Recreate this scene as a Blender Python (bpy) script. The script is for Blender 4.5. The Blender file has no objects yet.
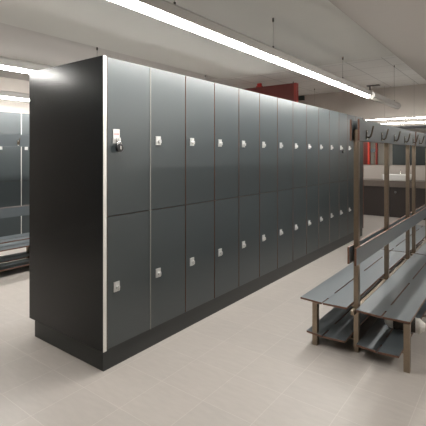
import bpy, bmesh, math, random
from math import sin, cos, pi, radians
from mathutils import Vector
random.seed(4)
SC = bpy.context.scene
COL = SC.collection

# ------------------------------------------------------------------ materials
def mat(name, color, rough=.5, metal=0., noise=0., nscale=20., spec=.5, bump=0., coat=0.):
    m = bpy.data.materials.new(name); m.use_nodes = True
    nt = m.node_tree; b = nt.nodes['Principled BSDF']
    b.inputs['Base Color'].default_value = (*color, 1)
    b.inputs['Roughness'].default_value = rough
    b.inputs['Metallic'].default_value = metal
    b.inputs['Specular IOR Level'].default_value = spec
    if coat: b.inputs['Coat Weight'].default_value = coat
    if noise or bump:
        tc = nt.nodes.new('ShaderNodeTexCoord')
        n = nt.nodes.new('ShaderNodeTexNoise'); n.inputs['Scale'].default_value = nscale
        n.inputs['Detail'].default_value = 6
        nt.links.new(tc.outputs['Object'], n.inputs['Vector'])
        if noise:
            r = nt.nodes.new('ShaderNodeMix'); r.data_type = 'RGBA'
            r.inputs['A'].default_value = (*[c*(1-noise) for c in color], 1)
            r.inputs['B'].default_value = (*[min(1, c*(1+noise)) for c in color], 1)
            nt.links.new(n.outputs['Fac'], r.inputs['Factor'])
            nt.links.new(r.outputs['Result'], b.inputs['Base Color'])
        if bump:
            bp = nt.nodes.new('ShaderNodeBump'); bp.inputs['Strength'].default_value = bump
            bp.inputs['Distance'].default_value = .01
            nt.links.new(n.outputs['Fac'], bp.inputs['Height']); nt.links.new(bp.outputs['Normal'], b.inputs['Normal'])
    return m

def tile_mat(name, c1, c2, mortar, w, h, msize, ox, oy, rough, bumpy=.15, streak=0.):
    m = bpy.data.materials.new(name); m.use_nodes = True
    nt = m.node_tree; b = nt.nodes['Principled BSDF']
    g = nt.nodes.new('ShaderNodeNewGeometry')
    mp = nt.nodes.new('ShaderNodeMapping'); mp.inputs['Location'].default_value = (-ox, -oy, 0)
    nt.links.new(g.outputs['Position'], mp.inputs['Vector'])
    br = nt.nodes.new('ShaderNodeTexBrick'); br.offset = 0; br.squash = 1
    br.inputs['Scale'].default_value = 1; br.inputs['Brick Width'].default_value = w
    br.inputs['Row Height'].default_value = h; br.inputs['Mortar Size'].default_value = msize
    br.inputs['Mortar Smooth'].default_value = .3
    br.inputs['Color1'].default_value = (*c1, 1); br.inputs['Color2'].default_value = (*c2, 1)
    br.inputs['Mortar'].default_value = (*mortar, 1)
    nt.links.new(mp.outputs['Vector'], br.inputs['Vector'])
    n = nt.nodes.new('ShaderNodeTexNoise'); n.inputs['Scale'].default_value = 9; n.inputs['Detail'].default_value = 8
    mp2 = nt.nodes.new('ShaderNodeMapping'); mp2.inputs['Scale'].default_value = (1, 3.5, 1)
    nt.links.new(g.outputs['Position'], mp2.inputs['Vector']); nt.links.new(mp2.outputs['Vector'], n.inputs['Vector'])
    mx = nt.nodes.new('ShaderNodeMix'); mx.data_type = 'RGBA'; mx.blend_type = 'MULTIPLY'; mx.inputs['Factor'].default_value = streak
    nt.links.new(br.outputs['Color'], mx.inputs['A']); nt.links.new(n.outputs['Fac'], mx.inputs['B'])
    nt.links.new(mx.outputs['Result'], b.inputs['Base Color'])
    b.inputs['Roughness'].default_value = rough
    bp = nt.nodes.new('ShaderNodeBump'); bp.inputs['Strength'].default_value = bumpy; bp.inputs['Distance'].default_value = .002
    bp.invert = True
    nt.links.new(br.outputs['Fac'], bp.inputs['Height']); nt.links.new(bp.outputs['Normal'], b.inputs['Normal'])
    return m

def emit(name, color, s):
    m = bpy.data.materials.new(name); m.use_nodes = True
    b = m.node_tree.nodes['Principled BSDF']
    b.inputs['Base Color'].default_value = (.8, .8, .8, 1)
    b.inputs['Emission Color'].default_value = (*color, 1); b.inputs['Emission Strength'].default_value = s
    return m

M = {}
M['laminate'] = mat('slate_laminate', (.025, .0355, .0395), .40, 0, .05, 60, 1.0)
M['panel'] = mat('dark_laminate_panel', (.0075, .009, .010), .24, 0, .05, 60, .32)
M['carcass'] = mat('dark_carcass', (.02, .022, .023), .5)
M['plinth'] = mat('dark_plinth', (.02, .023, .023), .42, 0, .05, 50)
M['core'] = mat('brown_laminate_core', (.15, .072, .045), .5, 0, .15, 90)
M['edge'] = mat('pale_edge_strip', (.78, .77, .74), .35)
M['edge2'] = mat('muted_edge_strip', (.24, .235, .22), .4)
M['chrome'] = mat('satin_chrome', (.82, .82, .82), .22, 1.)
M['plate'] = mat('bright_lock_plate', (.66, .66, .65), .3, .5)
M['black'] = mat('black_plastic', (.008, .008, .009), .3)
M['steel'] = mat('warm_brushed_steel', (.29, .235, .18), .30, 1., .12, 40)
M['board'] = mat('grey_laminate_board', (.092, .108, .118), .32, 0, .05, 60, .9)
M['hook'] = mat('bronze_hook', (.17, .14, .11), .4, 1.)
M['hooktip'] = mat('pale_metal_cap', (.75, .72, .66), .3, 1.)
M['alu'] = mat('grey_aluminium', (.50, .49, .47), .5, 0.)
M['cable'] = mat('steel_cable', (.30, .29, .27), .5, .5)
M['grip'] = mat('dark_cable_grip', (.06, .05, .045), .5)
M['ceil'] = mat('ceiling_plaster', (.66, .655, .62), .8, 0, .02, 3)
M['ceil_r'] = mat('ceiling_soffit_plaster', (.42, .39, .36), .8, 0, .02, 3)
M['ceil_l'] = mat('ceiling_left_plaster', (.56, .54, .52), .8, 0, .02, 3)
M['wall'] = mat('taupe_wall', (.52, .48, .44), .7, 0, .04, 5)
M['floor'] = tile_mat('floor_tiles', (.44, .405, .372), (.418, .386, .356), (.50, .465, .43), .335, .34, .0022, .04, .135, .42, .15, .16)
M['tile'] = tile_mat('ceiling_tiles', (.80, .80, .78), (.76, .76, .74), (.50, .50, .49), .6, .6, .010, .35, 3.75, .85, .4, .05)
M['lamp'] = emit('lamp_diffuser', (1., .972, .925), 84.)
M['tube'] = emit('tube_diffuser', (1., .97, .91), 22.)
M['diffoff'] = mat('unlit_diffuser', (.52, .50, .46), .45)
M['red'] = mat('dark_red_laminate', (.12, .018, .014), .42, 0, .05, 40)
M['redjamb'] = mat('bright_red_paint', (.62, .055, .03), .4)
M['redpost'] = mat('red_post_paint', (.30, .035, .025), .4)
M['brown'] = mat('dark_brown_panel', (.028, .021, .018), .45, 0, .15, 12)
M['apron'] = mat('brown_grey_stone', (.15, .125, .105), .4, 0, .08, 20)
M['ceramic'] = mat('white_ceramic', (.85, .85, .83), .12, 0, 0, 1, .5)
M['mirror'] = mat('mirror_silver', (.80, .83, .82), .015, 1.)
M['white'] = mat('white_towelling', (.80, .78, .74), .9, 0, .06, 60, .2, .5)
M['band'] = mat('dark_grey_cloth', (.06, .055, .05), .9, 0, .1, 60, .2, .4)
M['redmark'] = mat('red_print', (.7, .15, .15), .5)
M['alarm'] = mat('red_plastic', (.45, .02, .02), .4)
M['greenbox'] = mat('dark_green_box', (.03, .05, .042), .5)

# ------------------------------------------------------------------ mesh helpers
class MB:
    def __init__(s): s.v = []; s.f = []; s.m = []; s.sm = []
    def quad(s, idx, mi=0, smooth=False): s.f.append(idx); s.m.append(mi); s.sm.append(smooth)
    def box(s, x0, x1, y0, y1, z0, z1, mi=0, side=None):
        """side: {'x+':mi,...} overrides"""
        o = len(s.v)
        for z in (z0, z1):
            for (x, y) in ((x0, y0), (x1, y0), (x1, y1), (x0, y1)): s.v.append((x, y, z))
        side = side or {}
        for key, q in (('z-', (3, 2, 1, 0)), ('z+', (4, 5, 6, 7)), ('y-', (0, 1, 5, 4)), ('x+', (1, 2, 6, 5)), ('y+', (2, 3, 7, 6)), ('x-', (3, 0, 4, 7))):
            s.quad([o+i for i in q], side.get(key, mi))
        return s
    def tube(s, pts, r, n=10, mi=0, cap=True, squash=None):
        """round tube along pts; r float or list"""
        P = [Vector(p) for p in pts]; rr = r if isinstance(r, (list, tuple)) else [r]*len(P)
        o = len(s.v); ref = None
        for i, p in enumerate(P):
            t = (P[min(i+1, len(P)-1)] - P[max(i-1, 0)]).normalized()
            if ref is None: ref = Vector((0, 0, 1)) if abs(t.z) < .9 else Vector((1, 0, 0))
            a = t.cross(ref).normalized(); b = a.cross(t).normalized(); ref = b
            for k in range(n):
                an = 2*pi*k/n; s.v.append(tuple(p + a*cos(an)*rr[i] + b*sin(an)*rr[i]*(squash or 1)))
        for i in range(len(P)-1):
            for k in range(n):
                k2 = (k+1) % n
                s.quad([o+i*n+k, o+i*n+k2, o+(i+1)*n+k2, o+(i+1)*n+k], mi, True)
        if cap:
            s.quad([o+k for k in reversed(range(n))], mi); e = o+(len(P)-1)*n; s.quad([e+k for k in range(n)], mi)
        return s
    def prism(s, prof, y0, y1, mi=0, smooth=False):
        """extrude xz profile along y"""
        o = len(s.v); n = len(prof)
        for y in (y0, y1):
            for (x, z) in prof: s.v.append((x, y, z))
        for k in range(n):
            k2 = (k+1) % n; s.quad([o+k, o+k2, o+n+k2, o+n+k], mi, smooth)
        s.quad([o+k for k in reversed(range(n))], mi); s.quad([o+n+k for k in range(n)], mi)
        return s
    def build(s, name, mats, parent=None, bevel=0, loc=None):
        me = bpy.data.meshes.new(name); me.from_pydata(s.v, [], s.f)
        for m in (mats if isinstance(mats, (list, tuple)) else [mats]): me.materials.append(m)
        for p, mi, sm in zip(me.polygons, s.m, s.sm): p.material_index = mi; p.use_smooth = sm
        bm = bmesh.new(); bm.from_mesh(me); bmesh.ops.recalc_face_normals(bm, faces=bm.faces); bm.to_mesh(me); bm.free()
        o = bpy.data.objects.new(name, me); COL.objects.link(o)
        if parent: o.parent = parent
        if loc: o.location = loc
        if bevel:
            b = o.modifiers.new('bevel', 'BEVEL'); b.width = bevel; b.segments = 2; b.limit_method = 'ANGLE'
        return o

def tag(o, label, cat, group=None):
    o['label'] = label; o['category'] = cat
    if group: o['group'] = group
    return o
def thing(name, label, cat, loc=(0, 0, 0), group=None):
    o = bpy.data.objects.new(name, None); COL.objects.link(o); o.location = loc; o.empty_display_size = .1
    return tag(o, label, cat, group)
def struct(o): o['kind'] = 'structure'; return o
def dup(o, parent=None):
    c = o.copy(); COL.objects.link(c)
    if parent: c.parent = parent
    for ch in o.children: dup(ch, c)
    return c
def drop(root, name):
    for ch in list(root.children_recursive):
        if ch.name.split('.')[0] == name: bpy.data.objects.remove(ch)

# ------------------------------------------------------------------ room shell
XL, XR, YN, YF, ZT = -4.62, 4.4, -4.6, 8.69, 3.5
XA, XB, YS, ZC = -1.76, .97, 3.76, 2.70          # plaster ceiling strip over the aisle, and where the tiled part starts
struct(MB().box(XL, XR, YN, YF, -.12, 0).build('floor', M['floor']))
struct(MB().box(XL, XR, YF, YF+.12, 0, ZT).build('wall_far', M['wall']))
struct(MB().box(XL, XR, YN-.12, YN, 0, ZT).build('wall_near', M['wall']))
struct(MB().box(XL-.12, XL, YN, YF, 0, ZT).build('wall_left', M['wall']))
struct(MB().box(XR, XR+.12, YN, YF, 0, ZT).build('wall_right', M['wall']))
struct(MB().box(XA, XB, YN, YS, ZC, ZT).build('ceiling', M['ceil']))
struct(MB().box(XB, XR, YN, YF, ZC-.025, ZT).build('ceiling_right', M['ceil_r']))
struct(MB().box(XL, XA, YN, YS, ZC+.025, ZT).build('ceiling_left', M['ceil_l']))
struct(MB().box(XL, XB, YS, YF, 3.08, ZT).build('ceiling_far', M['tile']))

# ------------------------------------------------------------------ lockers
W, DEP, ZP, ZM, ZTOP = .398, .93, .1355, 1.026, 2.09
def make_column(label, group, depth=DEP):
    t = thing('locker', label, 'locker', (0, 0, 0), group)
    MB().box(-depth, -.022, .002, W-.002, ZP, ZTOP).build('body', M['carcass'], t)
    E_ = {'y-': 1, 'y+': 1, 'z-': 1, 'z+': 1}
    for z0, z1, zl in ((ZP+.006, ZM-.003, .543), (ZM+.003, ZTOP-.002, 1.5456)):
        d = MB().box(-.020, 0, .0055, W-.0055, z0, z1, 0, E_).build('door', [M['laminate'], M['core']], t)
        k = MB().box(0, .007, .055, .103, zl-.034, zl+.032)
        k.tube([(.006, .084, zl-.006), (.020, .084, zl-.006)], .013, 14)
        k.box(.017, .027, .079, .089, zl-.02, zl+.008)
        k.tube([(.006, .068, zl+.02), (.010, .068, zl+.02)], .005, 8)
        k.build('lock', M['plate'], d)
    return t
ORD = ['first', 'second', 'third', 'fourth', 'fifth', 'sixth', 'seventh', 'eighth', 'ninth', 'tenth', 'eleventh', 'twelfth', 'thirteenth', 'fourteenth']
GR = 'two-door lockers in the main bank'
col0 = make_column('grey two-door locker column beside the end panel, black padlock on its upper door', GR)
cols = [col0]
for k in range(1, 14):
    c = dup(col0); c.location = (0, k*W, 0); cols.append(c)
    extra = {11: ', padlock above', 13: ', padlock above'}.get(k, '')
    c['label'] = f'grey two-door locker column, {ORD[k]} from the near end panel' + extra
# first column: longer upper plate with a red mark, pale strip on its far edge
for d in col0.children:
    if d.name.startswith('door'):
        for l in d.children:
            if l.matrix_basis is not None and max(v.co.z for v in l.data.vertices) > 1.2:
                m = MB().box(0, .006, .050, .104, 1.515, 1.612)
                m.tube([(.005, .084, 1.54), (.024, .084, 1.54)], .016, 14); m.box(.02, .033, .079, .089, 1.526, 1.554)
                for q in range(4): m.box(.006, .0066, .058+q*.011, .065+q*.011, 1.573, 1.583, 1)
                old = l.data; new = m.build('lock', [M['plate'], M['redmark']], d)
                bpy.data.objects.remove(l); new.name = 'lock'
MB().box(-.0195, .004, W-.0030, W+.0030, ZP+.006, ZTOP-.002).build('edge_strip', M['edge2'], col0)['label'] = 'pale vertical edge strip'

def padlock(label, y, z, big=1.):
    t = thing('padlock', label, 'padlock', (.020, y, z), 'padlocks hanging on locker doors')
    b = MB().tube([(-.002, 0, -.004), (.001, 0, -.004), (.021, 0, -.004), (.024, 0, -.004)], [.024*big, .028*big, .028*big, .024*big], 20)
    b.build('body', M['black'], t)
    MB().box(.0235, .026, -.005, .005, -.014, .010).build('keyhole_plate', M['chrome'], t)
    pts = [(.011, .016*cos(a), .018+.022*sin(a)) for a in [pi*i/10 for i in range(11)]]
    MB().tube([(.011, .016, .0)]+pts+[(.011, -.016, .0)], .0042, 8).build('shackle', M['chrome'], t)
    return t
padlock('round black padlock on the nearest locker\'s upper door', .082, 1.488)
padlock('black padlock on upper door of the twelfth locker column from the near end', 11*W+.09, 1.488, 1.05)
padlock('black padlock on upper door of the farthest locker column', 13*W+.09, 1.488, 1.05)

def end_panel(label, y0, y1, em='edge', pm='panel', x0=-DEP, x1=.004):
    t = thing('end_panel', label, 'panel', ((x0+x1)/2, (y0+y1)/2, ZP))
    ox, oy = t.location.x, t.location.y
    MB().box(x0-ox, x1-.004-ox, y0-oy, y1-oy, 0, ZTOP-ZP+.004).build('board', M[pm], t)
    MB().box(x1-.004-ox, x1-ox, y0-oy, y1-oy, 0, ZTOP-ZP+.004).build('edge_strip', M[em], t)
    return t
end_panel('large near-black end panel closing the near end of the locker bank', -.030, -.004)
end_panel('dark end panel closing the far end of the locker bank', 14*W+.004, 14*W+.03, 'core', 'laminate')
tag(MB().box(-DEP+.06, -.012, -.018, 14*W+.02, 0, ZP-.0005).build('plinth', M['plinth']), 'long dark plinth under the main locker bank', 'plinth')

# second bank along the left wall
for i, k in enumerate(range(-3, 4)):
    if i == 0:
        c = make_column('', 'lockers along the left wall', .45); base = c
    else: c = dup(base)
    c.location = (-4.05, 1.52+k*W, 0)
    c['label'] = {0: 'left-wall locker column seen just left of the end panel, past the pale strip', -1: 'left-wall locker column at the photo\'s left edge, before the pale strip'}.get(k, f'left-wall grey locker column, {ORD[i]} from its near end')
    if k == -1: strip_owner = c
MB().box(-.0195, .006, W-.0038, W+.003, ZP+.006, ZTOP-.002).build('edge_strip', M['edge'], strip_owner)['label'] = 'pale vertical edge strip'
tag(MB().box(-4.49, -4.07, 1.52-3*W, 1.52+4*W, 0, ZP-.0005).build('plinth', M['plinth']), 'dark plinth under the left-wall lockers', 'plinth')

# ------------------------------------------------------------------ benches
def grid_board(a, s, b, ys, slots, z0, z1, dip=.006, sw=.005):
    """board from x=a to b with a routed slot at x=s over the y intervals 'slots'"""
    xs = [a, s-sw, s+sw, b]
    cuts = sorted(set([ys[0], ys[1]] + [v for sl in slots for v in sl]))
    def solid(i, j):
        if i < 0 or i > 2 or j < 0 or j >= len(cuts)-1: return False
        mid = (cuts[j]+cuts[j+1])/2
        return not (i == 1 and any(s0 < mid < s1 for s0, s1 in slots))
    m = MB(); n = len(cuts); dz = [0, -dip, -dip, 0]
    for zz in (z0, z1):
        for i, x in enumerate(xs):
            for y in cuts: m.v.append((x, y, zz+dz[i]))
    V = lambda i, j, t: t*4*n + i*n + j
    for i in range(3):
        for j in range(n-1):
            if not solid(i, j): continue
            m.quad([V(i, j, 1), V(i+1, j, 1), V(i+1, j+1, 1), V(i, j+1, 1)], 0)
            m.quad([V(i, j, 0), V(i, j+1, 0), V(i+1, j+1, 0), V(i+1, j, 0)], 0)
            if not solid(i-1, j): m.quad([V(i, j, 0), V(i, j, 1), V(i, j+1, 1), V(i, j+1, 0)], 1)
            if not solid(i+1, j): m.quad([V(i+1, j, 0), V(i+1, j+1, 0), V(i+1, j+1, 1), V(i+1, j, 1)], 1)
            if not solid(i, j-1): m.quad([V(i, j, 0), V(i+1, j, 0), V(i+1, j, 1), V(i, j, 1)], 1)
            if not solid(i, j+1): m.quad([V(i, j+1, 0), V(i, j+1, 1), V(i+1, j+1, 1), V(i+1, j+1, 0)], 1)
    return m

L = 2.03
def make_bench(label, group, hooks):
    """local x=0 on the post line; runs y 0..L"""
    t = thing('changing_bench', label, 'bench', (0, 0, 0), group)
    BM = [M['board'], M['core']]
    slots = [(0, .12), (.26, .89), (1.03, 1.68), (1.84, L)]
    grid_board(-.390, -.215, -.034, (0, L), slots, .326, .340).build('seat', BM, t)
    grid_board(.034, .206, .384, (0, L), slots, .326, .340).build('seat', BM, t)
    grid_board(-.340, -.215, -.046, (0, L), [(0, .12), (.26, L-.26), (L-.12, L)], .081, .095, .008).build('shoe_shelf', BM, t)
    grid_board(.034, .175, .315, (0, L), [(0, .12), (.26, L-.26), (L-.12, L)], .081, .095, .008).build('shoe_shelf', BM, t)
    for s in (-1, 1):
        ed = {'y-': 1, 'y+': 1, 'z+': 1, 'z-': 1}
        x0, x1 = (.029, .043) if s > 0 else (-.028, -.014)
        MB().box(x0, x1, -.02 if s > 0 else 0, L, .655, .777, 0, ed).build('backrest', BM, t)
        hr = MB().box(x0, x1, .05, L, 1.540, 1.695, 0, ed).build('hook_rail', BM, t)
        for y in hooks if s > 0 else []:
            X = .043*s; m = MB()
            m.box(min(X, X+.004*s), max(X, X+.004*s), y-.010, y+.010, 1.556, 1.622)
            m.tube([(X+.003*s, y, 1.567), (X+.022*s, y, 1.566), (X+.032*s, y, 1.577), (X+.039*s, y, 1.600), (X+.045*s, y, 1.626), (X+.051*s, y, 1.652)], [.0065, .0065, .0065, .006, .006, .006], 8)
            m.tube([(X+.003*s, y, 1.612), (X+.007*s, y, 1.612)], .006, 10, 1)
            m.tube([(X+.003*s, y, 1.562), (X+.010*s, y, 1.558)], .0075, 10, 1)
            m.build('hook', [M['hook'], M['hooktip']], hr)
    MB().box(-.012, .012, .02, L-.02, .285, .318).build('support_rail', M['steel'], t)
    for y in (.10, .95, L-.20):
        MB().box(-.010, .025, y-.0175, y+.0175, 0, 1.62).build('post', M['steel'], t)
        ly = y if y > .2 else .022
        for s, xl in ((-1, -.276), (1, .362)):
            MB().box(xl-.019, xl+.019, ly-.019, ly+.019, 0, .3195).build('leg', M['steel'], t)
        by = y+.04 if y < .2 else y-.03
        for xa, xb in ((-.33, -.010), (.025, .345)):
            MB().box(xa, xb, by-.012, by+.012, .3095, .3195).build('seat_bracket', M['steel'], t)
        for xa, xb in ((-.31, -.010), (.025, .345)):
            MB().box(xa, xb, by-.012, by+.012, .063, .0725).build('shelf_bracket', M['steel'], t)
    return t
hk = [.215, .645, 1.075, 1.505, 1.915]
G2 = 'double-sided changing benches'
bench = make_bench('near double-sided grey changing bench with hook rail, standing right of the lockers', G2, hk)
bench.location = (1.232, 1.178, 0)
b2 = dup(bench); b2.location = (1.232, 1.178+L+.018, 0)
b2['label'] = 'farther changing bench continuing behind the near one, cut by the right edge'
b3 = dup(bench); b3.location = (-2.92, .225, 0)
b3['label'] = 'changing bench behind the locker bank in the left aisle, mostly hidden'

# rolled towel on the shoe shelf
tw = thing('rolled_towel', 'rolled white towel with a dark band on the near bench\'s right shoe shelf', 'towel', (1.555, 1.63, .0955))
def towel(x0, x1, rad, name, m, seed):
    random.seed(seed); n = 9; pts = []; r = []
    for i in range(n):
        q = i/(n-1); x = x0+(x1-x0)*q
        pts.append((x, .02*sin(x*9), .057)); r.append(rad(q)*(1+.06*random.uniform(-1, 1)))
    return MB().tube(pts, r, 18, squash=.95).build(name, m, tw)
towel(-.20, -.130, lambda q: .028+.026*min(1, q*2.2), 'towel_end', M['white'], 1)
towel(-.135, .01, lambda q: .056, 'band', M['band'], 2)
towel(.005, .075, lambda q: .057 if q < .5 else .057-.03*(q-.5)/.5, 'towel_end', M['white'], 3)

# ------------------------------------------------------------------ pendant lights
def prof_house(w, h):
    return [(-w/2, 0), (w/2, 0), (w/2, h*.72), (w*.30, h), (-w*.30, h), (-w/2, h*.72)]
def prof_diff(w, h, n=10):
    return [(w/2*cos(a), -h*abs(sin(a))**.8) for a in [pi*i/n for i in range(n+1)]]
def pendant(name, label, x, y0, y1, z, zceil, cables, lit, w=.11, hh=.085, dh=.03, group='linear pendant lights'):
    t = thing(name, label, 'light', (x, y0, z), group)
    MB().prism(prof_house(w, hh), 0, y1-y0).build('housing', M['alu'], t)
    MB().prism(prof_diff(w*.60, dh), .01, y1-y0-.01, 0, True).build('diffuser', lit, t)
    for yc, zc in cables:
        MB().tube([(0, yc-y0, hh-.002), (0, yc-y0, zc-z)], .0022, 6).build('cable', M['cable'], t)
        MB().tube([(0, yc-y0, zc-z-.035), (0, yc-y0, zc-z)], .009, 10).build('ceiling_grip', M['grip'], t)
        MB().tube([(0, yc-y0, hh-.002), (0, yc-y0, hh+.03)], .008, 10).build('cable_grip', M['grip'], t)
    return t
ZF = 2.325
main = pendant('pendant_light', 'long lit pendant tube light running above the main locker fronts', .38, -.9, 4.56, ZF, ZC, [(-.5, ZC), (.25, ZC), (1.59, ZC), (3.45, ZC)], M['lamp'])
off = pendant('pendant_light', 'unlit grey pendant segment beyond the lit light over the lockers', .38, 4.72, 6.45, ZF, 3.08, [(6.2, 3.08)], M['diffoff'])
MB().box(-.04, .14, -.10, -.02, .16, .172).box(-.008, .008, -.07, -.05, .07, .16).build('joint_bracket', M['grip'], off)
pendant('pendant_light', 'lit pendant light meeting the end panel\'s top, upper of two at photo\'s left', -1.84, -.9, 4.62, ZF-.02, ZC+.025, [(-.5, ZC+.025), (1.30, ZC+.025), (3.4, ZC+.025)], M['lamp'])
pendant('pendant_light', 'lit pendant light above the left-wall lockers, lower of two at photo\'s left', -3.80, -.9, 3.6, ZF-.04, ZC+.025, [(-.5, ZC+.025), (2.4, ZC+.025)], M['lamp'])

pendant('pendant_light', 'added pendant light right of the benches, outside the frame, to brighten the hook rail', 3.3, 1.4, 4.62, ZF, ZC-.025, [(1.9, ZC-.025), (3.8, ZC-.025)], M['lamp'])  # unseen lamp, added because the hook rail came out too dark
pendant('pendant_light', 'added pendant light beyond the red screen, hidden by the lockers, brightening the far wall', -1.84, 6.2, 8.2, ZF, 3.08, [(6.6, 3.08), (7.8, 3.08)], M['lamp'])  # extra lamp, kept out of sight, added to lift the dim far wall
def wall_lamp(label, y, z, x0, x1, cab):
    t = thing('pendant_light', label, 'light', ((x0+x1)/2, y, z), 'lamps before the far wall')
    h = (x1-x0)/2
    MB().box(-h, h, -.012, .012, .008, .02).build('housing', M['grip'], t)
    MB().tube([(-h+.01, 0, 0), (h-.01, 0, 0)], .010, 12).build('diffuser', M['tube'], t)
    for xc in cab: MB().tube([(xc-(x0+x1)/2, 0, .03), (xc-(x0+x1)/2, 0, (3.08 if xc < XB else ZC-.025)-z)], .0025, 6).build('cable', M['cable'], t)
wall_lamp('upper of the two lit tube lights above the washbasin mirror', 8.10, 2.255, -.70, 2.4, (.36, 2.2))
wall_lamp('lower of the two lit tube lights above the washbasin mirror', 8.45, 2.175, -.50, 2.4, (-.35, 2.2))

# ------------------------------------------------------------------ washroom end
vc = thing('vanity_counter', 'long brown washbasin counter against the far wall', 'counter', (1.0, 8.39, 0))
MB().box(-2.2, 2.2, -.25, .297, 0, .695).build('front_panel', M['brown'], vc)
MB().box(-2.2, 2.2, -.30, .297, .695, .84).build('countertop', M['apron'], vc, .004)
MB().tube([(-1.03, -.25, .58), (-1.03, -.275, .58)], .012, 10).tube([(-1.03, -.275, .58), (-1.03, -.29, .58)], .028, 14).build('knob', M['chrome'], vc)

bs = thing('washbasin', 'white rectangular washbasin on the brown counter', 'sink', (-.01, 8.27, .8405))
m = MB(); o = 0
def ring(hx, hy, z, r=.05, n=5):
    out = []
    for cx_, cy_, a0 in ((hx-r, hy-r, 0), (-hx+r, hy-r, pi/2), (-hx+r, -hy+r, pi), (hx-r, -hy+r, 1.5*pi)):
        for i in range(n): a = a0+pi/2*i/(n-1); out.append((cx_+r*cos(a), cy_+r*sin(a), z))
    return out
rings = [ring(.275, .19, 0), ring(.295, .205, .04), ring(.30, .21, .125), ring(.30, .21, .14), ring(.285, .195, .14), ring(.27, .18, .115), ring(.22, .13, .03)]
N_ = len(rings[0])
for rg in rings: m.v += rg
for i in range(len(rings)-1):
    for k in range(N_): m.quad([i*N_+k, i*N_+(k+1) % N_, (i+1)*N_+(k+1) % N_, (i+1)*N_+k], 0, True)
m.quad(list(range(N_))); m.quad([(len(rings)-1)*N_+k for k in range(N_)])
m.build('bowl', M['ceramic'], bs)
fa = MB().tube([(-.03, .20, .0), (-.03, .20, .19)], .013, 12)
fa.tube([(-.03, .20, .18)]+[(-.03, .20-.06*(1-cos(a)), .18+.05*sin(a)) for a in [pi*i/8 for i in range(9)]]+[(-.03, .08, .165)], .010, 10)
fa.box(-.036, -.024, .19, .25, .235, .245)
fo = fa.build('faucet', M['chrome']); fo.location = (-.01, 8.43, .8405)
tag(fo, 'slim chrome faucet behind the white washbasin', 'faucet')

mr = thing('wall_mirror', 'wide wall mirror above the washbasin counter', 'mirror', (1.0, 8.685, 1.19))
MB().box(-2.2, 2.2, -.012, .003, 0, .86).build('glass', M['mirror'], mr)
MB().box(-2.2, 2.2, -.02, .003, .86, .93).build('top_frame', M['black'], mr)

# ------------------------------------------------------------------ red screen beyond the lockers
rp = thing('red_screen', 'dark red screen panel rising behind the locker bank', 'screen', (-2.6, 5.75, 0))
MB().box(-1.85, 1.03, -.05, .05, 0, 2.875).build('panel', M['red'], rp)
for x in (.97, 1.21):
    MB().box(x, x+.06 if x < 1 else x+.05, -.055, .055, 0, 2.875 if x > 1 else 2.1).build('jamb', M['redjamb'] if x < 1 else M['redpost'], rp)
MB().box(1.03, 1.21, -.05, .05, 2.1, 2.875).build('header', M['red'], rp)
al = thing('alarm_sounder', 'small red alarm box on the red screen\'s top edge', 'alarm', (-2.215, 5.75, 2.875))
MB().box(-.06, .06, -.04, .04, 0, .03).build('base', M['alarm'], al)
MB().box(-.045, .045, -.03, .03, .03, .085).build('casing', M['alarm'], al, .006)
gb = tag(MB().box(-2.72, -2.50, 8.60, 8.687, 2.94, 3.06).build('wall_box', M['greenbox'], None, .01), 'small dark box on the far wall right of the red screen', 'box')

# ------------------------------------------------------------------ world, camera
w = bpy.data.worlds.new('world'); SC.world = w; w.use_nodes = True
w.node_tree.nodes['Background'].inputs['Color'].default_value = (.02, .02, .02, 1)
cam = bpy.data.cameras.new('camera'); co = bpy.data.objects.new('camera', cam); COL.objects.link(co)
co.location = (2.1723, -1.7023, 1.4394); co.rotation_euler = (pi/2, 0, radians(37.09))
cam.sensor_width = 36; cam.lens = 36*401.36/426; cam.shift_y = -58.47/426; cam.clip_start = .05
SC.camera = co
SC.view_settings.view_transform = 'Standard'; SC.view_settings.look = 'None'
SC.view_settings.exposure = 0; SC.view_settings.gamma = 1; SC.view_settings.use_curve_mapping = False
